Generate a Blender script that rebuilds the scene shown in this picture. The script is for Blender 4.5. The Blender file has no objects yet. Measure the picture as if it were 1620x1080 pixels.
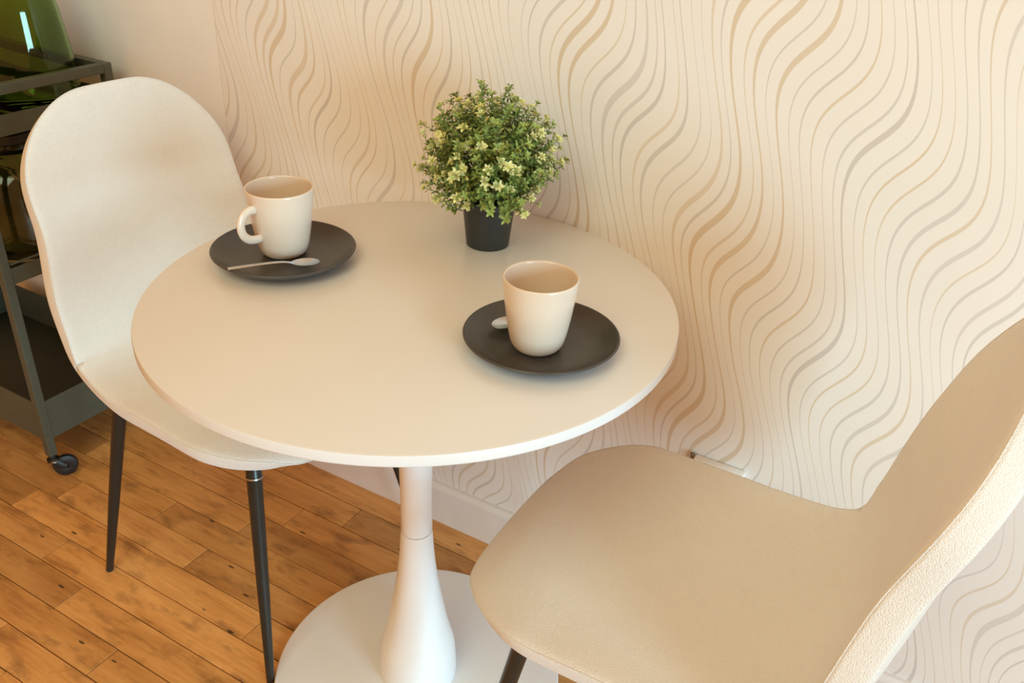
import bpy, bmesh, math, random
from mathutils import Vector, Matrix
R = math.radians
random.seed(7)
scn = bpy.context.scene
col = scn.collection

# ------------------------------------------------------------ camera, world, lights, exposure
CAM = Vector((0.6529, -0.8845, 1.3105))
right = Vector((0.8593, 0.5097, 0.0431)); up = Vector((-0.2853, 0.4076, 0.8674)); fwd = Vector((-0.4245, 0.7577, -0.4957))
cd = bpy.data.cameras.new('camera'); cam = bpy.data.objects.new('camera', cd); col.objects.link(cam)
m = Matrix((right, up, -fwd)).transposed()
q = m.to_quaternion(); q.normalize()
cam.rotation_mode = 'QUATERNION'; cam.rotation_quaternion = q; cam.location = CAM
cd.sensor_width = 36; cd.lens = 1418.4 / 1620 * 36; cd.clip_start = .01
scn.camera = cam

w = bpy.data.worlds.new('room_ambience'); scn.world = w; w.use_nodes = True
w.node_tree.nodes['Background'].inputs[0].default_value = (.74, .355, .125, 1)
w.node_tree.nodes['Background'].inputs[1].default_value = 1.0

def area(name, loc, target, sx, sy, power, colr):
    l = bpy.data.lights.new(name, 'AREA'); l.shape = 'RECTANGLE'; l.size = sx; l.size_y = sy
    l.energy = power; l.color = colr
    o = bpy.data.objects.new(name, l); col.objects.link(o); o.location = loc
    d = Vector(target) - Vector(loc); o.rotation_mode = 'QUATERNION'; o.rotation_quaternion = d.to_track_quat('-Z', 'Y')
    return o
area('window_daylight', (4.2, -1.85, 1.0), (0, .12, .70), 1.5, 1.9, 200, (.46, .82, 1.0))
area('ceiling_lamp', (.25, -1.75, 2.50), (0, 0, .6), 1.3, 1.3, 22, (.85, 1.0, .72))

vs = scn.view_settings
scn.display_settings.display_device = 'sRGB'
vs.view_transform = 'Standard'; vs.look = 'None'; vs.gamma = 1; vs.exposure = 0.0; vs.use_curve_mapping = False

# ------------------------------------------------------------ measured layout (metres)
H = .752          # table top
WALL = .363       # wall plane
PAPER_X = -.725   # left edge of the wallpaper

# ------------------------------------------------------------ helpers
def s2l(r, g, b):
    f = lambda v: (v/255/12.92) if v/255 <= .04045 else ((v/255+.055)/1.055)**2.4
    return (f(r), f(g), f(b), 1)

class NT:
    def __init__(self, name):
        self.m = bpy.data.materials.new(name); self.m.use_nodes = True
        self.t = self.m.node_tree; self.b = self.t.nodes['Principled BSDF']
    def n(self, kind, **kw):
        nd = self.t.nodes.new(kind)
        for k, v in kw.items(): setattr(nd, k, v)
        return nd
    def put(self, sock, v):
        if isinstance(v, bpy.types.NodeSocket): self.t.links.new(v, sock)
        else: sock.default_value = v
    def math(self, op, a, b=0.0, c=None, clamp=False):
        nd = self.n('ShaderNodeMath', operation=op, use_clamp=clamp)
        self.put(nd.inputs[0], a); self.put(nd.inputs[1], b)
        if c is not None: self.put(nd.inputs[2], c)
        return nd.outputs[0]
    def mix(self, f, a, b, mode='MIX'):
        nd = self.n('ShaderNodeMix', data_type='RGBA', blend_type=mode)
        self.put(nd.inputs[0], f); self.put(nd.inputs[6], a); self.put(nd.inputs[7], b)
        return nd.outputs[2]
    def noise(self, vec, scale, detail=2, rough=.5):
        nd = self.n('ShaderNodeTexNoise'); self.put(nd.inputs['Vector'], vec)
        nd.inputs['Scale'].default_value = scale; nd.inputs['Detail'].default_value = detail; nd.inputs['Roughness'].default_value = rough
        return nd.outputs['Fac']
    def mapping(self, vec, scale=(1,1,1), loc=(0,0,0)):
        nd = self.n('ShaderNodeMapping'); self.put(nd.inputs[0], vec)
        nd.inputs['Scale'].default_value = scale; self.put(nd.inputs['Location'], loc)
        return nd.outputs[0]
    def ramp(self, f, stops):
        nd = self.n('ShaderNodeValToRGB'); self.put(nd.inputs[0], f)
        e = nd.color_ramp.elements
        while len(e) < len(stops): e.new(.5)
        for el, (p, c) in zip(e, stops): el.position = p; el.color = c
        return nd.outputs[0]
    def obco(self): return self.n('ShaderNodeTexCoord').outputs['Object']
    def bump(self, h, strength, dist):
        nd = self.n('ShaderNodeBump'); self.put(nd.inputs['Height'], h)
        nd.inputs['Strength'].default_value = strength; nd.inputs['Distance'].default_value = dist
        self.t.links.new(nd.outputs[0], self.b.inputs['Normal'])
    def base(self, c): self.put(self.b.inputs['Base Color'], c)
    def set(self, **kw):
        for k, v in kw.items(): self.b.inputs[k.replace('_', ' ')].default_value = v

def simple(name, c, rough=.5, metal=0.0, var=.06, scale=30, **kw):
    t = NT(name); f = t.noise(t.obco(), scale, 3)
    d = tuple(v*(1-var) for v in c[:3]) + (1,); l = tuple(min(1, v*(1+var)) for v in c[:3]) + (1,)
    t.base(t.ramp(f, [(.3, d), (.7, l)])); t.set(Roughness=rough, Metallic=metal)
    for k, v in kw.items(): t.b.inputs[k.replace('_', ' ')].default_value = v
    return t.m

# ------------------------------------------------------------ materials
def mat_wallpaint():
    t = NT('wall_paint'); co = t.obco()
    t.base(t.ramp(t.noise(co, 6, 3), [(.3, (.80, .775, .74, 1)), (.7, (.84, .815, .78, 1))])); t.set(Roughness=.75)
    t.bump(t.noise(co, 260, 2), .12, .002); return t.m

def mat_wallpaper():
    t = NT('wave_line_wallpaper'); co = t.obco()
    sp = t.n('ShaderNodeSeparateXYZ'); t.put(sp.inputs[0], co); x, z = sp.outputs[0], sp.outputs[2]
    low = t.math('SUBTRACT', t.noise(co, 2.3, 1), .5)
    low2 = t.math('SUBTRACT', t.noise(t.mapping(co, (1, 1, 1), (7, 3, 5)), 3.4, 1), .5)
    def wave(k, qx, ph, nz, namp):
        a = t.math('ADD', t.math('MULTIPLY', z, k), t.math('MULTIPLY', x, qx))
        a = t.math('ADD', a, t.math('MULTIPLY_ADD', nz, namp, ph))
        return a
    a1 = wave(18.3, 17.5, WAVE_PHASE, low, 1.7)
    a2 = wave(7.0, 4.0, 1.3, low2, 2.5)
    amp = t.math('MULTIPLY_ADD', low2, .012, .0255)
    d = t.math('ADD', t.math('MULTIPLY', amp, t.math('SINE', a1)), t.math('MULTIPLY', .008, t.math('SINE', a2)))
    u = t.math('DIVIDE', t.math('ADD', x, d), .0192)
    cell = t.math('FLOOR', u); fr = t.math('SUBTRACT', t.math('SUBTRACT', u, cell), .5)
    wn = t.n('ShaderNodeTexWhiteNoise', noise_dimensions='1D'); t.put(wn.inputs['W'], cell)
    rs = t.n('ShaderNodeSeparateColor'); t.put(rs.inputs[0], wn.outputs['Color'])
    r1, r2, r3 = rs.outputs
    fr = t.math('ABSOLUTE', t.math('ADD', fr, t.math('MULTIPLY', t.math('SUBTRACT', r3, .5), .35)))
    # brush-like swelling: lines thicken along their rising slope
    sw = t.math('MULTIPLY_ADD', t.math('COSINE', a1), -.38, 1.0)
    wd = t.math('MULTIPLY', t.math('MULTIPLY_ADD', t.math('MULTIPLY', r1, r1), .12, .042), sw)
    edge = t.math('DIVIDE', t.math('SUBTRACT', wd, fr), .03)
    msk = t.math('ADD', edge, .5, clamp=True)
    tan = (.66, .55, .42, 1); gry = (.60, .56, .53, 1)
    lc = t.mix(t.math('GREATER_THAN', r2, .55), gry, tan)
    paper = t.ramp(t.noise(co, 5, 2), [(.3, (.79, .755, .715, 1)), (.7, (.82, .785, .745, 1))])
    strength = t.math('MULTIPLY_ADD', r3, .35, .65)
    t.base(t.mix(t.math('MULTIPLY', msk, strength), paper, lc)); t.set(Roughness=.62)
    t.bump(t.noise(co, 320, 2), .10, .0015); return t.m
WAVE_PHASE = 2.05

def mat_oak():
    t = NT('honey_oak'); co = t.obco()
    oi = t.n('ShaderNodeObjectInfo'); rnd = oi.outputs['Random']
    off = t.n('ShaderNodeCombineXYZ'); t.put(off.inputs[0], t.math('MULTIPLY', rnd, 37.0)); t.put(off.inputs[1], t.math('MULTIPLY', rnd, 11.0)); t.put(off.inputs[2], t.math('MULTIPLY', rnd, 5.0))
    ad = t.n('ShaderNodeVectorMath', operation='ADD'); t.put(ad.inputs[0], co); t.put(ad.inputs[1], off.outputs[0]); v = ad.outputs[0]
    grain = t.noise(t.mapping(v, (9, 150, 30)), 1.0, 6, .68)
    figure = t.noise(t.mapping(v, (5, 22, 10)), 1.0, 3, .55)
    blot = t.noise(t.mapping(v, (11, 26, 10)), 1.0, 5, .6)
    g = t.math('MULTIPLY_ADD', grain, .45, t.math('MULTIPLY', figure, .55))
    c = t.ramp(g, [(.28, (.30, .125, .035, 1)), (.44, (.64, .32, .10, 1)), (.62, (.80, .44, .155, 1)), (.8, (.88, .53, .21, 1))])
    c = t.mix(t.ramp(blot, [(.52, (0, 0, 0, 1)), (.72, (.7, .7, .7, 1))]), c, (.20, .088, .030, 1))
    tint = t.ramp(rnd, [(0, (.60, .55, .5, 1)), (.3, (.88, .84, .80, 1)), (.65, (1.08, 1.05, 1.0, 1)), (1, (.72, .66, .58, 1))])
    c = t.mix(1.0, c, tint, 'MULTIPLY')
    # nail holes and dark knots
    vo = t.n('ShaderNodeTexVoronoi'); t.put(vo.inputs['Vector'], t.mapping(v, (13, 48, 1))); vo.inputs['Scale'].default_value = 1
    sc = t.n('ShaderNodeSeparateColor'); t.put(sc.inputs[0], vo.outputs['Color'])
    hole = t.math('MULTIPLY', t.math('LESS_THAN', vo.outputs['Distance'], .11), t.math('GREATER_THAN', sc.outputs[0], .86))
    c = t.mix(t.math('MULTIPLY', hole, .85), c, (.035, .018, .010, 1))
    t.base(c); t.put(t.b.inputs['Roughness'], t.math('MULTIPLY_ADD', figure, .25, .34))
    t.bump(t.math('SUBTRACT', grain, hole), .18, .0015); return t.m

def mat_fabric(name, c):
    t = NT(name); co = t.obco()
    f1 = t.noise(t.mapping(co, (1, 1, 1)), 720, 3, .65)
    f2 = t.noise(co, 14, 3)
    vo = t.n('ShaderNodeTexVoronoi'); t.put(vo.inputs['Vector'], co); vo.inputs['Scale'].default_value = 640
    k = lambda s: tuple(min(1, v*s) for v in c) + (1,)
    cc = t.mix(.35, t.ramp(f1, [(.3, k(.86)), (.7, k(1.06))]), t.ramp(f2, [(.3, k(.95)), (.7, k(1.04))]))
    t.base(cc); t.set(Roughness=.9, Sheen_Weight=.6, Sheen_Roughness=.5)
    t.b.inputs['Specular IOR Level'].default_value = .25
    t.bump(t.math('SUBTRACT', f1, t.math('MULTIPLY', vo.outputs['Distance'], .7)), .7, .0014); return t.m

def mat_glass(name, c, rough=.03):
    t = NT(name)
    f = t.noise(t.mapping(t.obco(), (4, 4, 9)), 1.0, 2)
    t.base(t.ramp(f, [(.3, tuple(v*.85 for v in c) + (1,)), (.7, c + (1,))]))
    t.set(Roughness=rough, IOR=1.46); t.b.inputs['Transmission Weight'].default_value = 1.0
    return t.m

M = dict(
    wall=mat_wallpaint(), paper=mat_wallpaper(), oak=mat_oak(),
    sub=simple('dark_subfloor', (.03, .018, .01, 1), .9),
    trim=simple('white_trim_paint', (.80, .775, .745, 1), .45, var=.02),
    table=simple('white_satin_laminate', (.73, .72, .72, 1), .30, var=.012, scale=8),
    lacquer=simple('white_gloss_lacquer', (.85, .87, .90, 1), .22, var=.012, scale=8),
    fabric=mat_fabric('off_white_boucle', (.82, .765, .70)),
    black=simple('black_powder_coat', (.016, .017, .015, 1), .32, var=.1),
    steel=simple('brushed_steel', (.60, .63, .67, 1), .34, 1.0, var=.05, scale=60),
    ceramic=simple('cream_glazed_stoneware', (.71, .585, .475, 1), .16, var=.02, scale=12),
    slate=simple('matt_charcoal_stoneware', (.055, .050, .046, 1), .34, var=.10, scale=40),
    pot=simple('black_plastic', (.022, .024, .023, 1), .42, var=.08),
    soil=simple('dark_peat', (.02, .014, .009, 1), .95, var=.5, scale=200),
    leaf=simple('green_leaf', (.25, .32, .07, 1), .5, var=.45, scale=90),
    leaf_dark=simple('dark_green_leaf', (.12, .185, .04, 1), .5, var=.4, scale=90),
    tip=simple('pale_yellow_leaf_tip', (.66, .66, .30, 1), .5, var=.25, scale=120),
    bud=simple('brown_seed_bud', (.10, .05, .03, 1), .6, var=.3, scale=120),
    cart=simple('grey_green_steel', (.075, .083, .062, 1), .42, var=.06),
    cart_dark=simple('dark_steel_tray', (.016, .022, .015, 1), .5, var=.08),
    rubber=simple('black_rubber', (.015, .015, .014, 1), .45),
    glass=mat_glass('green_bottle_glass', (.37, .55, .15)),
    glass_dark=mat_glass('dark_green_bottle_glass', (.56, .63, .40)),
    socket=simple('white_socket_plastic', (.82, .81, .79, 1), .35, var=.01),
    cable=simple('brown_cable_cover', (.20, .14, .08, 1), .5),
)

def mesh_obj(name, bm, mats, parent=None, smooth=False, loc=None):
    me = bpy.data.meshes.new(name)
    bmesh.ops.recalc_face_normals(bm, faces=bm.faces[:])
    bm.to_mesh(me); bm.free()
    for mm in (mats if isinstance(mats, (list, tuple)) else [mats]): me.materials.append(mm)
    if smooth:
        for p in me.polygons: p.use_smooth = True
        if smooth is not True: me.set_sharp_from_angle(angle=R(smooth))
    o = bpy.data.objects.new(name, me); col.objects.link(o)
    if parent is not None: o.parent = parent
    if loc is not None: o.location = loc
    return o
def empty(name, loc=(0, 0, 0), rz=0):
    o = bpy.data.objects.new(name, None); col.objects.link(o); o.location = loc; o.rotation_euler = (0, 0, rz)
    o.empty_display_size = .05; return o
def tag(o, label=None, cat=None, group=None, kind=None):
    for k, v in (('label', label), ('category', cat), ('group', group), ('kind', kind)):
        if v: o[k] = v
    return o
def link_copy(o, parent=None):
    c = o.copy(); col.objects.link(c); c.parent = parent
    for ch in list(o.children): link_copy(ch, c)
    return c

def box(bm, x0, x1, y0, y1, z0, z1, bev=0.0, seg=1):
    mat = Matrix.Translation(((x0+x1)/2, (y0+y1)/2, (z0+z1)/2)) @ Matrix.Diagonal((x1-x0, y1-y0, z1-z0, 1))
    r = bmesh.ops.create_cube(bm, size=1, matrix=mat)
    if bev:
        es = {e for v in r['verts'] for e in v.link_edges}
        bmesh.ops.bevel(bm, geom=list(es), offset=bev, segments=seg, affect='EDGES', profile=.5)
def lathe(bm, prof, n=64, closed=False):
    rings = []
    for (r, z) in prof:
        if r < 1e-6: rings.append([bm.verts.new((0, 0, z))])
        else: rings.append([bm.verts.new((r*math.cos(2*math.pi*i/n), r*math.sin(2*math.pi*i/n), z)) for i in range(n)])
    prs = list(zip(rings, rings[1:])) + ([(rings[-1], rings[0])] if closed else [])
    for a, b in prs:
        for i in range(n):
            j = (i+1) % n
            if len(a) == 1 and len(b) == 1: continue
            if len(a) == 1: bm.faces.new((a[0], b[i], b[j]))
            elif len(b) == 1: bm.faces.new((a[i], a[j], b[0]))
            else: bm.faces.new((a[i], a[j], b[j], b[i]))
def tube(bm, pts, rad, n=10, cap=True, up_hint=Vector((0, 0, 1))):
    pts = [Vector(p) for p in pts]; rad = rad if isinstance(rad, (list, tuple)) else [rad]*len(pts)
    rings = []
    for i, p in enumerate(pts):
        t = (pts[min(i+1, len(pts)-1)] - pts[max(i-1, 0)]).normalized()
        a = t.cross(up_hint)
        if a.length < 1e-4: a = t.cross(Vector((1, 0, 0)))
        a.normalize(); b = t.cross(a)
        r = rad[i]; rx, ry = r if isinstance(r, tuple) else (r, r)
        rings.append([bm.verts.new(p + a*rx*math.cos(2*math.pi*k/n) + b*ry*math.sin(2*math.pi*k/n)) for k in range(n)])
    for a, b in zip(rings, rings[1:]):
        for k in range(n): bm.faces.new((a[k], a[(k+1) % n], b[(k+1) % n], b[k]))
    if cap: bm.faces.new(rings[0]); bm.faces.new(rings[-1][::-1])
def catmull(P, n=8):
    P = [Vector(p) for p in P]; out = []
    for i in range(len(P)-1):
        p0 = P[max(i-1, 0)]; p1 = P[i]; p2 = P[i+1]; p3 = P[min(i+2, len(P)-1)]
        if i == 0: p0 = 2*p1 - p2
        if i+2 > len(P)-1: p3 = 2*p2 - p1
        for k in range(n):
            t = k/n
            out.append(.5*((2*p1) + (p2-p0)*t + (2*p0-5*p1+4*p2-p3)*t*t + (-p0+3*p1-3*p2+p3)*t**3))
    out.append(P[-1]); return out

# ------------------------------------------------------------ setting: wall, wallpaper, baseboard, socket, floor
XL, XR, YB, ZC = -3.2, 3.4, -3.2, 2.6
bm = bmesh.new(); box(bm, XL, XR, WALL+.0012, WALL+.12, 0, ZC)
wall = tag(mesh_obj('wall_back', bm, M['wall']), 'plain beige painted wall behind the round table', kind='structure')
bm = bmesh.new(); box(bm, PAPER_X, XR, WALL, WALL+.0012, .0, ZC)
mesh_obj('wallpaper', bm, M['paper'], wall)['label'] = 'cream wallpaper printed with wavy tan and grey lines'

def trim_profile(bm, x0, x1):
    y0 = WALL - .014; pr = [(WALL, 0), (y0, 0), (y0, .088), (y0+.002, .093), (y0+.007, .0985), (WALL, .0995)]
    a = [bm.verts.new((x0, y, z)) for y, z in pr]; b = [bm.verts.new((x1, y, z)) for y, z in pr]
    n = len(pr)
    for i in range(n): bm.faces.new((a[i], a[(i+1) % n], b[(i+1) % n], b[i]))
    bm.faces.new(a[::-1]); bm.faces.new(b)
bm = bmesh.new(); trim_profile(bm, XL, XR)
tag(mesh_obj('baseboard_back', bm, M['trim']), 'white painted baseboard under the wavy wallpaper', kind='structure')

so = empty('wall_socket', (.371, WALL, .354))
bm = bmesh.new(); box(bm, -.0445, .0445, -.016, 0, -.043, .043, .004, 2); mesh_obj('socket_housing', bm, M['socket'], so, 40)
bm = bmesh.new(); box(bm, -.036, .036, -.020, -.0155, -.035, .035, .002, 2); mesh_obj('face_plate', bm, M['socket'], so, 40)
bm = bmesh.new(); lathe(bm, [(0, .002), (.019, .002), (.021, 0), (.021, -.002)], 24)
bmesh.ops.rotate(bm, verts=bm.verts, matrix=Matrix.Rotation(R(90), 3, 'X')); mesh_obj('outlet_cup', bm, M['trim'], so, True, (0, -.0205, 0))
bm = bmesh.new(); tube(bm, [(-.049, -.006, .044), (-.049, -.006, .0), (-.049, -.006, -.25)], .0035, 8)
mesh_obj('cable', bm, M['cable'], so, True)['label'] = 'brown cable beside the socket'
tag(so, 'white wall socket on the wallpaper just behind the right chair seat', 'socket')

floor = empty('floor'); tag(floor, 'honey oak strip floor laid parallel to the wall', kind='structure')
bm = bmesh.new(); box(bm, XL, XR, YB, WALL+.12, -.05, -.014); mesh_obj('subfloor', bm, M['sub'], floor)
PW, PY0 = .0673, -.047
known = {-1: [-.995, -.316], -2: [-.798], -3: [-.664], -4: [-.483], 1: [-.712], 0: [-.545], 3: [-.468], 2: [-1.02], 4: [-.83], 5: [-.60], -5: [-.70]}
rest = bmesh.new()
for row in range(-47, 7):
    y0 = PY0 + row*PW; y1 = min(y0 + PW, WALL + .0)
    if y1 - y0 < .004: continue
    xs = list(known.get(row, [])) or [random.uniform(-1.1, -.5)]
    while xs[0] > XL: xs.insert(0, xs[0] - random.uniform(.38, .72))
    while xs[-1] < XR: xs.append(xs[-1] + random.uniform(.42, .75))
    for a, b in zip(xs, xs[1:]):
        a, b = max(a, XL), min(b, XR)
        if b - a < .01: continue
        dz = random.uniform(-.0006, .0004)
        near = (row >= -12 and b > -2.0 and a < 1.3)
        gx, gy = .0006, random.uniform(.0006, .0014)
        if near:
            pb = bmesh.new(); lx, ly = (b-a)/2-gx, (y1-y0)/2-gy
            box(pb, -lx, lx, -ly, ly, -.014, 0, .0006)
            mesh_obj('plank', pb, M['oak'], floor, False, ((a+b)/2, (y0+y1)/2, dz))
        else:
            box(rest, a+gx, b-gx, y0+gy, y1-gy, -.014, dz)
o = mesh_obj('plank_field', rest, M['oak'], floor); o['kind'] = 'stuff'

# ------------------------------------------------------------ round pedestal table
tb = empty('round_table', (0, 0, 0))
tag(tb, 'round white pedestal table with trumpet foot against the wavy wallpaper', 'table')
bm = bmesh.new(); TR = .36
lathe(bm, [(0, H-.0165), (TR-.006, H-.0165), (TR-.0015, H-.0155), (TR, H-.0135), (TR, H-.003), (TR-.0008, H-.0008), (TR-.003, H), (0, H)], 160)
mesh_obj('table_top', bm, M['table'], tb, 35)
bm = bmesh.new()
lathe(bm, [(0, H-.0165), (.11, H-.0165), (.11, H-.022), (.03, H-.026), (0, H-.026)], 48); mesh_obj('mounting_plate', bm, M['lacquer'], tb, 35)
bm = bmesh.new()
up_prof = [(.0, .336), (.0247, .336), (.0252, .3375), (.0245, .40), (.0256, .457), (.0275, .55), (.0295, .65), (.033, .72), (.038, H-.0262), (0, H-.0262)]
lathe(bm, up_prof, 64); mesh_obj('upper_column', bm, M['lacquer'], tb, 40)
bm = bmesh.new()
cp = catmull([(.0665, 0, .012), (.0668, 0, .03), (.0655, 0, .055), (.0625, 0, .085), (.0515, 0, .130), (.042, 0, .183), (.0342, 0, .233), (.0288, 0, .282), (.0258, 0, .327)], 4)
lathe(bm, [(0, .012)] + [(p.x, p.z) for p in cp] + [(.0247, .3345), (0, .3345)], 64); mesh_obj('trumpet_stem', bm, M['lacquer'], tb, 50)
bm = bmesh.new(); BR = .2488
lathe(bm, [(0, .0), (BR-.004, .0), (BR, .003), (BR, .0085), (BR-.002, .0105), (BR-.02, .0125), (.09, .0145), (.066, .015), (0, .015)], 128)
mesh_obj('base_disc', bm, M['lacquer'], tb, 30)

# ------------------------------------------------------------ upholstered shell chairs
CH_PROFILE = catmull([(.262, 0, .432), (.235, 0, .4465), (.18, 0, .4515), (.09, 0, .449), (0, 0, .444), (-.08, 0, .4415), (-.140, 0, .4475), (-.187, 0, .4720), (-.217, 0, .5180), (-.238, 0, .60), (-.259, 0, .72), (-.276, 0, .82), (-.288, 0, .893)], 14)
def resample():
    L = [0]
    for a, b in zip(CH_PROFILE, CH_PROFILE[1:]): L.append(L[-1] + (b-a).length)
    return L
CH_L = resample(); CH_TOT = CH_L[-1]
def prof_at(s):
    ex = s - max(min(s, CH_TOT), 0); s -= ex; i = 0
    while i < len(CH_L)-2 and CH_L[i+1] < s: i += 1
    t = (s - CH_L[i])/(CH_L[i+1]-CH_L[i]); p = CH_PROFILE[i].lerp(CH_PROFILE[i+1], t)
    lo, hi = max(i-2, 0), min(i+3, len(CH_PROFILE)-1)
    tg = (CH_PROFILE[hi]-CH_PROFILE[lo]).normalized()
    p = p + tg*ex
    nm = Vector((tg.z, 0, -tg.x))      # sitting side of the shell
    return p, tg, nm
def lerp_tab(s, tab):
    if s <= tab[0][0]: return tab[0][1]
    for (a, va), (b, vb) in zip(tab, tab[1:]):
        if s <= b:
            t = (s-a)/(b-a); t = t*t*(3-2*t); return va + (vb-va)*t
    return tab[-1][1]
S_J = CH_L[14*6 + 12]                   # seam where seat meets backrest
def half_w(s):
    wv = lerp_tab(s, [(0, .209), (.14, .217), (.30, .216), (S_J, .205), (S_J+.12, .205), (S_J+.28, .186), (CH_TOT, .168)])
    rc = .125
    if s < rc: wv -= rc*(1 - math.sqrt(max(0, 1-((rc-s)/rc)**2)))
    rt = .125; e = CH_TOT - s
    if e < rt: wv -= rt*(1 - math.sqrt(max(0, 1-((rt-e)/rt)**2)))
    return wv
def lift(s):
    return lerp_tab(s, [(0, -.004), (.12, .006), (.28, .012), (S_J-.02, .022), (S_J+.09, .036), (S_J+.22, .040), (CH_TOT, .014)])
CT = .0175
def shell_point(s, u, off):
    p, tg, nm = prof_at(s)
    wv = half_w(s); yn = wv*u/.21
    bow = .014*yn*yn*max(0, 1-s/.16) - .010*yn*yn*max(0, 1-(CH_TOT-s)/.2)
    p, tg, nm = prof_at(s + bow*.999)
    side = Vector((0, 1, 0)); lf = lift(s)
    sl = 2*lf*yn/.21
    n2 = (nm - side*sl).normalized()
    return p + side*(wv*u) + nm*(lf*yn*yn) + n2*off, n2, (side + nm*sl).normalized(), tg
def outward(s, sign):
    e = .0008; a, b = max(s-e, 0), min(s+e, CH_TOT); dw = (half_w(b)-half_w(a))/(b-a)
    if s <= 1e-6: dw = 1e3
    if s >= CH_TOT-1e-6: dw = -1e3
    pt, n2, sd, tg = shell_point(s, sign, 0)
    return (sd*sign - tg*dw).normalized()
VK = .72                               # rim: crisp front edge, side band chamfered towards the back
def rim_o(v):
    return math.sqrt(max(0, 1-((v-VK)/(1-VK))**2)) if v > VK else ((v+1)/(1+VK))**.8
def v_top(e): return VK + (1-VK)*math.sqrt(max(0, 1-e*e))
def v_bot(e): return -1 + (1+VK)*e**1.25
def rim_point(pt, n2, tg, s, sign, v, e, es):
    if e == 0: return pt + outward(s, sign)*(CT*.85*rim_o(v)) + n2*(CT*v)
    v = max(v_bot(e), min(v_top(e), v))
    return pt + tg*(es*CT*.85*max(rim_o(v), e)) + n2*(CT*v)
ARC_V = [.97, .90, .82, VK, .50, .20, -.10, -.40, -.70, -.90]
def shell_part(s0, s1, end0, end1, NU=28, NS=44):
    bm = bmesh.new(); rows = []; specs = []; arc = len(ARC_V) + 1
    EE = [.3, .55, .75, .88, .96, .992]
    if end0: specs += [(s0, e, -1) for e in EE[::-1]]
    for k in range(NS+1):
        t = k/NS
        if end0: t = t**1.5
        if end1: t = 1-(1-t)**1.5
        specs.append((s0+(s1-s0)*t, 0, 0))
    if end1: specs += [(s1, e, 1) for e in EE]
    for (s, e, es) in specs:
        ring = []; ext = es*CT*.85*e; vt = CT*v_top(e); vb = CT*v_bot(e)
        for k in range(NU+1):
            u = -1+2*k/NU; pt, n2, sd, tg = shell_point(s, u, vt); ring.append(bm.verts.new(pt + tg*ext))
        pt, n2, sd, tg = shell_point(s, 1, 0)
        for v in ARC_V: ring.append(bm.verts.new(rim_point(pt, n2, tg, s, 1, v, e, es)))
        for k in range(NU+1):
            u = 1-2*k/NU; pt, n2, sd, tg = shell_point(s, u, vb); ring.append(bm.verts.new(pt + tg*ext))
        pt, n2, sd, tg = shell_point(s, -1, 0)
        for v in ARC_V[::-1]: ring.append(bm.verts.new(rim_point(pt, n2, tg, s, -1, v, e, es)))
        rows.append(ring)
    n = len(rows[0])
    for a, b in zip(rows, rows[1:]):
        for k in range(n): bm.faces.new((a[k], a[(k+1) % n], b[(k+1) % n], b[k]))
    bm.faces.new(rows[0][::-1]); bm.faces.new(rows[-1])
    bm.verts.index_update()
    jr = rows[-1] if end0 else rows[0]; js = s1 if end0 else s0; nrm = {}
    for k in range(NU+1):
        n2 = shell_point(js, -1+2*k/NU, 0)[1]; nrm[jr[k].index] = n2; nrm[jr[NU+arc+NU-k].index] = -n2
    return bm, nrm
def seam_normals(o, nrm):
    o.data.normals_split_custom_set_from_vertices([tuple(nrm.get(i, (0, 0, 0))) for i in range(len(o.data.vertices))])
def piping(s0, s1, e0, e1):
    bm = bmesh.new(); pts = []; N = 60
    def rimpt(s, u):
        pt, n2, sd, tg = shell_point(s, u, CT*.80); return pt + outward(s, u)*(CT*.85*.985)
    srow = [s0+(s1-s0)*(k/N) for k in range(N+1)]
    if e0: srow = [s0+(s1-s0)*((k/N)**1.6) for k in range(N+1)]
    if e1: srow = [s1-(s1-s0)*((1-k/N)**1.6) for k in range(N+1)]
    left = [rimpt(s, -1) for s in srow]; rgt = [rimpt(s, 1) for s in srow]
    def endrow(s, sign):
        out = []
        for k in range(1, 12):
            u = -1+2*k/12; pt, n2, sd, tg = shell_point(s, u, CT*.80); out.append(pt + tg*(sign*CT*.85*.985))
        return out
    if e0: pts = left[::-1] + endrow(s0, -1) + rgt
    else: pts = left + endrow(s1, 1) + rgt[::-1]
    tube(bm, pts, .0011, 5, True, Vector((.2, .1, 1)))
    return bm
def leg_mesh(bm, top, foot):
    top, foot = Vector(top), Vector(foot); fr = [0, .05, .118, .125, .131, .6, .985, 1]
    rd = [.0128, .0128, .0128, .0136, .0128, .0105, .0072, .0060]
    tube(bm, [top.lerp(foot, f) for f in fr], rd, 16, True, Vector((1, 0, 0)))
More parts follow.
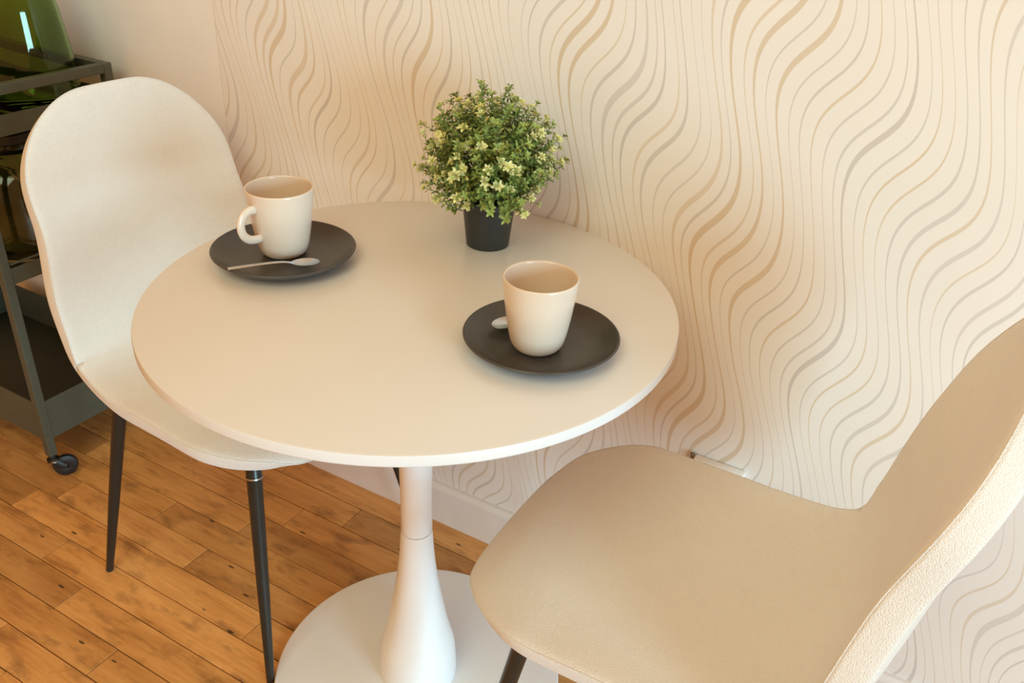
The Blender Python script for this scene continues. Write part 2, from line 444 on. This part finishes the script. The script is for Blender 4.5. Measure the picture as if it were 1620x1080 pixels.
def make_chair():
    t = empty('shell_chair')
    bm, nr = shell_part(0, S_J, True, False); seat = mesh_obj('seat', bm, M['fabric'], t, 60); seam_normals(seat, nr)
    mesh_obj('edge_seam', piping(0, S_J, True, False), M['fabric'], seat, True)
    bm, nr = shell_part(S_J, CH_TOT, False, True); back = mesh_obj('backrest', bm, M['fabric'], t, 60); seam_normals(back, nr)
    mesh_obj('edge_seam', piping(S_J, CH_TOT, False, True), M['fabric'], back, True)
    for (tx, fx, ty, fy) in ((.170, .240, .136, .211), (-.150, -.215, .150, .216)):
        for s in (-1, 1):
            bm = bmesh.new(); tp, ft = Vector((tx, ty*s, .436)), Vector((fx, fy*s, .002)); leg_mesh(bm, tp, ft)
            lg = mesh_obj('leg', bm, M['black'], t, 50)
            bm = bmesh.new(); p = tp.lerp(ft, .1275); d = (ft-tp).normalized()
            tube(bm, [p - d*.0012, p + d*.0012], .0140, 16, True, Vector((1, 0, 0))); mesh_obj('collar_ring', bm, M['steel'], lg, 40)
            bm = bmesh.new(); tube(bm, [ft + Vector((0, 0, .004)), ft - Vector((0, 0, .002))], .0066, 12, True, Vector((1, 0, 0))); mesh_obj('foot_cap', bm, M['rubber'], lg, 40)
    return t
chair = make_chair()
chair.location = (-.430, .073, 0); chair.rotation_euler = (0, 0, R(-4))
tag(chair, 'off-white upholstered shell chair in front of the drinks trolley, facing right', 'chair', 'upholstered chairs at the round table')
chair2 = link_copy(chair)
chair2.location = (.451, .012, 0); chair2.rotation_euler = (0, 0, R(180+1))
tag(chair2, 'beige upholstered shell chair in the right foreground beside the wall socket', 'chair')

# ------------------------------------------------------------ plates, mugs, spoons
def make_plate(loc, sc, label):
    t = bmesh.new()
    pr = [(0, .0045), (.050, .0045), (.066, .0055), (.080, .0095), (.091, .0155), (.0965, .0195), (.0985, .0205), (.1000, .0195), (.0995, .0180), (.093, .0125), (.080, .0060), (.066, .0015), (.055, .0), (0, 0)]
    pc = catmull([(a, 0, b) for a, b in pr[1:-1]], 4)
    lathe(t, [pr[0]] + [(p.x, p.z) for p in pc] + [pr[-1]], 96)
    o = mesh_obj('saucer', t, M['slate'], None, 70); o.location = loc; o.scale = (sc, sc, sc)
    return tag(o, label, 'saucer', 'charcoal saucers on the table')
make_plate((-.2211, -.0135, H), 1.03, 'charcoal saucer on the left side of the table, under the mug with visible handle')
make_plate((.2096, -.0200, H), .975, 'charcoal saucer on the right side of the table, nearest the camera')

def make_mug(loc, rz, sc, label):
    t = empty('mug', loc, rz); t.scale = (sc, sc, sc)
    outer = catmull([(.022, 0, .0), (.0285, 0, .0022), (.0335, 0, .010), (.0372, 0, .024), (.0415, 0, .050), (.0450, 0, .078), (.0468, 0, .0965)], 6)
    rim = [(.0466, .0982), (.0455, .0990), (.0443, .0983)]
    inner = catmull([(.0440, 0, .0960), (.0420, 0, .078), (.0388, 0, .050), (.0345, 0, .024), (.028, 0, .010), (.018, 0, .0065)], 6)
    bm = bmesh.new()
    lathe(bm, [(0, .001), (.018, .001)] + [(p.x, p.z) for p in outer] + rim + [(p.x, p.z) for p in inner] + [(0, .006)], 80)
    mesh_obj('cup_body', bm, M['ceramic'], t, 80)
    bm = bmesh.new()
    hp = catmull([(.0442, 0, .0772), (.0510, 0, .0790), (.0625, 0, .0745), (.0690, 0, .0625), (.0670, 0, .0480), (.0580, 0, .0385), (.0470, 0, .0352), (.0385, 0, .0348)], 7)
    tube(bm, hp, [(.0062, .0040)]*len(hp), 14, True, Vector((0, 1, 0)))
    mesh_obj('handle', bm, M['ceramic'], t, 60)
    return tag(t, label, 'mug', 'cream mugs on saucers')
make_mug((-.2300, -.0040, H+.0048), R(264), 1.03, 'cream mug on the left saucer, its ring handle pointing left')
make_mug((.2098, -.0310, H+.0045), R(118), .975, 'cream mug on the right saucer, nearer the camera, handle hidden')

def make_spoon(handle_end, tip, z0, z1, label):
    # built along +x: handle end at 0, bowl tip at L
    L = (Vector(tip)-Vector(handle_end)).length
    t = empty('teaspoon', handle_end)
    d = Vector(tip)-Vector(handle_end); t.rotation_euler = (0, -math.atan2(d.z, math.hypot(d.x, d.y)), math.atan2(d.y, d.x))
    bm = bmesh.new()
    hl = L*.70
    pts = [(0, 0, .000), (.012, 0, .0008), (hl*.5, 0, .0030), (hl*.8, 0, .0036), (hl*.95, 0, .0022), (hl*1.03, 0, .0006)]
    pc = catmull(pts, 5); n = len(pc)
    tube(bm, pc, [(.0046-.0024*min(1, i/n*1.15)**.8, .0013) for i in range(n)], 10, True, Vector((0, 0, 1)))
    mesh_obj('handle', bm, M['steel'], t, 60)
    bm = bmesh.new(); NA, NR = 28, 6; cx = (hl + L)/2; rx = (L-hl)/2+.002; ry = .0130
    for sgn in (0, 1):
        rings = []
        for r in range(NR+1):
            f = r/NR
            row = []
            for k in range(NA):
                a = 2*math.pi*k/NA; wid = ry*(1+.14*math.cos(a))
                x, y = cx + rx*f*math.cos(a), wid*f*math.sin(a)
                row.append(bm.verts.new((x, y, .0008 - .0052*(1-f*f) - (.0009 if sgn else 0))))
                if r == 0: break
            rings.append(row)
        for a_, b_ in zip(rings, rings[1:]):
            for k in range(NA):
                j = (k+1) % NA
                if len(a_) == 1: bm.faces.new((a_[0], b_[k], b_[j]))
                else: bm.faces.new((a_[k], a_[j], b_[j], b_[k]))
        if sgn == 0: outer_ring = rings[-1]
        else:
            for k in range(NA): j = (k+1) % NA; bm.faces.new((outer_ring[k], outer_ring[j], rings[-1][j], rings[-1][k]))
    mesh_obj('bowl', bm, M['steel'], t, 60)
    return tag(t, label, 'spoon', 'teaspoons on the saucers')
make_spoon((-.2255, -.1170, H+.0228), (-.1555, -.0150, H+.0150), 0, 0, 'steel teaspoon lying across the front of the left saucer')
make_spoon((.2000, .0800, H+.0228), (.1500, -.0340, H+.0150), 0, 0, 'steel teaspoon mostly hidden behind the right mug, bowl peeking out')

# ------------------------------------------------------------ potted plant
pl = empty('potted_plant', (-.0130, .2110, H)); tag(pl, 'bushy green plant with pale yellow tips in a black pot', 'plant')
bm = bmesh.new()
lathe(bm, [(0, .0), (.0315, .0), (.0330, .0012), (.0395, .062), (.0415, .0625), (.0424, .0635), (.0432, .0775), (.0425, .0785), (.0405, .0785), (.0398, .0770), (.0385, .062), (.0380, .060), (0, .060)], 64)
mesh_obj('pot', bm, M['pot'], pl, 40)
bm = bmesh.new(); lathe(bm, [(0, .072), (.02, .071), (.0383, .066), (.0378, .061), (0, .061)], 32)
for v in bm.verts:
    if v.co.z > .063: v.co.z += random.uniform(-.001, .0015)
mesh_obj('soil', bm, M['soil'], pl, True)

def leaf(bm, pos, d, nrm, ln, wd, mi, curl=.25):
    d = d.normalized(); s = d.cross(nrm).normalized(); n = s.cross(d)
    c = [pos, pos + d*ln*.5 + s*wd*.5 + n*wd*.18, pos + d*ln*.85 + s*wd*.3 - n*ln*curl*.15, pos + d*ln - n*ln*curl*.3,
         pos + d*ln*.85 - s*wd*.3 - n*ln*curl*.15, pos + d*ln*.5 - s*wd*.5 + n*wd*.18]
    mid = pos + d*ln*.55 - n*wd*.05
    vs_ = [bm.verts.new(p) for p in c]; mv = bm.verts.new(mid)
    for k in range(6):
        f = bm.faces.new((vs_[k], vs_[(k+1) % 6], mv)); f.material_index = mi
def sprig_mesh(seed, L, pale, dens, buds):
    rd = random.Random(seed); bm = bmesh.new()
    bend = Vector((rd.uniform(-.25, .25), rd.uniform(-.25, .25), 0))
    pt = lambda t: Vector((0, 0, L*t)) + bend*L*t*t
    tube(bm, [pt(t) for t in (0, .35, .7, 1)], [.0009, .0008, .0007, .0005], 4)
    for f in bm.faces: f.material_index = 1
    n = dens
    for k in range(n):
        t = .18 + .80*k/(n-1); p = pt(t); base = rd.random()*.6 + (k % 2)*math.pi/2
        for h in (0, math.pi):
            a = base + h + rd.uniform(-.3, .3)
            out = Vector((math.cos(a), math.sin(a), 0)); dd = out*rd.uniform(.75, 1) + Vector((0, 0, rd.uniform(.35, .8)))
            ln = rd.uniform(.011, .016)*(1-.35*t); mi = 0 if rd.random() < .65 else 1
            if pale and t > .72: mi = 2
            leaf(bm, p, dd, Vector((0, 0, 1)), ln, ln*.42, mi)
    p = pt(1)
    nt = 7 if pale else 5
    for k in range(nt):
        a = 2*math.pi*k/nt + rd.uniform(-.3, .3); out = Vector((math.cos(a), math.sin(a), rd.uniform(.35, 1.1)))
        ln = rd.uniform(.007, .0105); leaf(bm, p, out, Vector((0, 0, 1)), ln, ln*(.50 if pale else .45), (2 if rd.random() < .75 else 0) if pale else 0, .5)
    if pale:
        for k in range(4):
            a = 2*math.pi*k/4 + .5; leaf(bm, p + Vector((0, 0, .001)), Vector((math.cos(a)*.5, math.sin(a)*.5, 1)), Vector((1, 0, .2)), .006, .0036, 2)
    if buds:
        for k in range(5):
            a = rd.random()*6.28; q_ = p + Vector((math.cos(a), math.sin(a), rd.uniform(-.4, 1)))*rd.uniform(.003, .007)
            tube(bm, [p, q_], .0003, 3); r0 = len(bm.verts)
            res = bmesh.ops.create_icosphere(bm, subdivisions=1, radius=.0011, matrix=Matrix.Translation(q_))
            for v in res['verts']:
                for f in v.link_faces: f.material_index = 3
    me = bpy.data.meshes.new('sprig'); bm.to_mesh(me); bm.free()
    for k in ('leaf', 'leaf_dark', 'tip', 'bud'): me.materials.append(M[k])
    return me
SP = [sprig_mesh(k, .056, k < 4, 10, k in (1, 6, 8)) for k in range(9)]
rp = random.Random(21); NSP = 290; C0 = Vector((0, 0, .140)); ga = math.pi*(3-math.sqrt(5))
stems = bmesh.new()
for i in range(NSP):
    inner = i >= 215
    j = i if not inner else i-215; NN = 215 if not inner else NSP-215
    zz = 1 - (j+.5)/NN*1.62; a = j*ga + rp.uniform(-.15, .15); rr = math.sqrt(max(0, 1-zz*zz))
    d = Vector((rr*math.cos(a), rr*math.sin(a), zz))
    rad = Vector((.104, .104, .096))*(rp.uniform(.80, 1.08) if not inner else rp.uniform(.62, .78))
    tip_ = C0 + Vector((d.x*rad.x, d.y*rad.y, d.z*rad.z))
    if tip_.z < .070 and math.hypot(tip_.x, tip_.y) < .06: tip_ += Vector((d.x, d.y, 0))*.02 + Vector((0, 0, .02))
    dirv = (tip_ - Vector((0, 0, .085 + .03*max(0, d.z)))).normalized()
    dirv = (dirv + Vector((rp.uniform(-.3, .3), rp.uniform(-.3, .3), rp.uniform(-.1, .35)))).normalized()
    L = .056*rp.uniform(.85, 1.1); basep = tip_ - dirv*L
    lowfront = d.z < .25
    pale_p = .62 if lowfront else .38
    me = SP[rp.randrange(0, 4)] if rp.random() < pale_p and not inner else SP[rp.randrange(4, 9)]
    o = bpy.data.objects.new('sprig', me); col.objects.link(o); o.parent = pl; o.location = basep
    o.rotation_mode = 'QUATERNION'; o.rotation_quaternion = dirv.to_track_quat('Z', 'Y') @ Matrix.Rotation(rp.uniform(0, 6.28), 3, 'Z').to_quaternion()
    s = L/.056; o.scale = (s, s, s)
    if i % 3 == 0: tube(stems, [(basep.x*.15, basep.y*.15, .068), basep.lerp(Vector((0, 0, .09)), .4), basep], [.0011, .0009, .0008], 4)
mesh_obj('stems', stems, M['leaf_dark'], pl, True)['kind'] = 'stuff'

# ------------------------------------------------------------ drinks trolley
TX0, TX1, TY0, TY1 = -1.600, -.990, -.008, .318
tr = empty('drinks_trolley', ((TX0+TX1)/2, (TY0+TY1)/2, 0)); tag(tr, 'grey-green steel drinks trolley on castors behind the left chair', 'trolley')
OX, OY = (TX0+TX1)/2, (TY0+TY1)/2
HX, HY = (TX1-TX0)/2, (TY1-TY0)/2
PWD = .019
for sx in (-1, 1):
    for sy in (-1, 1):
        bm = bmesh.new(); cx, cy = sx*(HX-PWD/2), sy*(HY-PWD/2)
        box(bm, cx-PWD/2, cx+PWD/2, cy-PWD/2, cy+PWD/2, .062, .862, .0015, 1); post = mesh_obj('post', bm, M['cart'], tr)
        ca = empty('castor', (cx, cy, 0)); ca.parent = tr
        bpy.data.objects.remove(ca)
        # castor: stem + fork, wheel as sub-part
        bm = bmesh.new()
        lathe(bm, [(0, .0635), (.0075, .0635), (.0075, .052), (.013, .051), (.013, .046), (0, .046)], 20)
        ang = R(60); dv = Vector((math.cos(ang), math.sin(ang), 0)); sv = Vector((-dv.y, dv.x, 0))
        for s in (-1, 1):
            a = sv*(s*.0105); tube(bm, [Vector((0, 0, .047)) + a*.8, dv*.012 + a + Vector((0, 0, .036)), dv*.022 + a + Vector((0, 0, .0267))], [(.0022, .009), (.0022, .008), (.0022, .006)], 8, True, dv)
        castor = mesh_obj('castor', bm, M['steel'] if False else M['rubber'], tr, 40, (cx, cy, 0))
        bm = bmesh.new(); lathe(bm, [(.006, -.007), (.012, -.0085), (.020, -.007), (.0250, -.0055), (.0265, 0), (.0250, .0055), (.020, .007), (.012, .0085), (.006, .007)], 28, True)
        bmesh.ops.rotate(bm, verts=bm.verts, matrix=Matrix.Rotation(R(90), 3, 'X')); bmesh.ops.rotate(bm, verts=bm.verts, matrix=Matrix.Rotation(ang, 3, 'Z'))
        mesh_obj('wheel', bm, M['rubber'], castor, 50, dv*.022 + Vector((0, 0, .0267)))
        bm = bmesh.new(); lathe(bm, [(0, .0665), (.0062, .0660), (.0066, .0630), (0, .0630)], 16); mesh_obj('stem_nut', bm, M['steel'], castor, 40, tuple(Vector((0.0135, -.006, -.012))))
def rail(name, z0, z1, th, m_, inset=0.0):
    hx, hy = HX-inset, HY-inset
    for s in (-1, 1):
        bm = bmesh.new(); y = s*(hy-th/2); box(bm, -hx+PWD, hx-PWD, y-th/2, y+th/2, z0, z1, .001); mesh_obj(name, bm, m_, tr)
        bm = bmesh.new(); x = s*(hx-th/2); box(bm, x-th/2, x+th/2, -hy+PWD, hy-PWD, z0, z1, .001); mesh_obj(name, bm, m_, tr)
rail('guard_rail', .8430, .8620, .019, M['cart'])
def tray(z0, z1, zplate, th=.0025):
    bm = bmesh.new(); box(bm, -HX+.004, HX-.004, -HY+.004, HY-.004, zplate-.003, zplate); pt_ = mesh_obj('tray', bm, M['cart_dark'], tr)
    for s in (-1, 1):
        bm = bmesh.new(); y = s*(HY-.004); box(bm, -HX+PWD, HX-PWD, y-th/2, y+th/2, z0, z1); mesh_obj('tray_side', bm, M['cart'], pt_)
        bm = bmesh.new(); x = s*(HX-.004); box(bm, x-th/2, x+th/2, -HY+PWD, HY-PWD, z0, z1); mesh_obj('tray_side', bm, M['cart'], pt_)
tray(.768, .807, .775); tray(.479, .513, .484); tray(.104, .199, .110)
rail('shelf_rod', .519, .5235, .004, M['cart'], .002)

def jar(loc, prof, wall_t, base_t, mat_, name, label, sc=1.0, rz=0):
    t = empty(name, loc, rz)
    o_ = catmull([(r, 0, z) for r, z in prof], 5)
    outer = [(p.x, p.z) for p in o_]
    inner = [(max(r-wall_t, .004), max(z, base_t + .012*(1-min(1, r/prof[2][0])))) for r, z in outer if z >= base_t][::-1]
    bm = bmesh.new()
    lathe(bm, [(0, .004)] + outer + inner + [(0, base_t+.008)], 72)
    mesh_obj('glass_body', bm, mat_, t, 60)
    r, z = prof[-1]
    bm = bmesh.new(); lathe(bm, [(0, z-.02), (r-wall_t-.0005, z-.02), (r-wall_t-.0005, z+.001), (r+.003, z+.001), (r+.003, z+.018), (r, z+.021), (0, z+.021)], 32)
    mesh_obj('stopper', bm, M['pot'], t, 40)
    return tag(t, label, 'jar', 'green glass jars on the trolley')
P1 = [(.05, 0), (.076, .002), (.085, .012), (.0865, .04), (.084, .09), (.078, .15), (.069, .21), (.052, .262), (.031, .292), (.023, .312), (.0215, .345), (.024, .350)]
jar((-1.0985, .2105, .7765), P1, .006, .030, M['glass'], 'glass_bottle', 'tall green glass jar, rightmost on the top shelf of the trolley')
P1b = [(r*.82, z*.92) for r, z in P1]
jar((-1.288, .165, .7765), P1b, .005, .024, M['glass_dark'], 'glass_bottle', 'narrower dark green glass jar on the top shelf, left of the tall one')
P2 = [(.08, 0), (.112, .002), (.124, .014), (.127, .05), (.126, .11), (.121, .16), (.104, .192), (.075, .208), (.052, .214), (.046, .226), (.048, .230)]
jar((-1.135, .150, .485), P2, .006, .022, M['glass_dark'], 'glass_bottle', 'wide squat green glass jar on the middle shelf of the trolley')
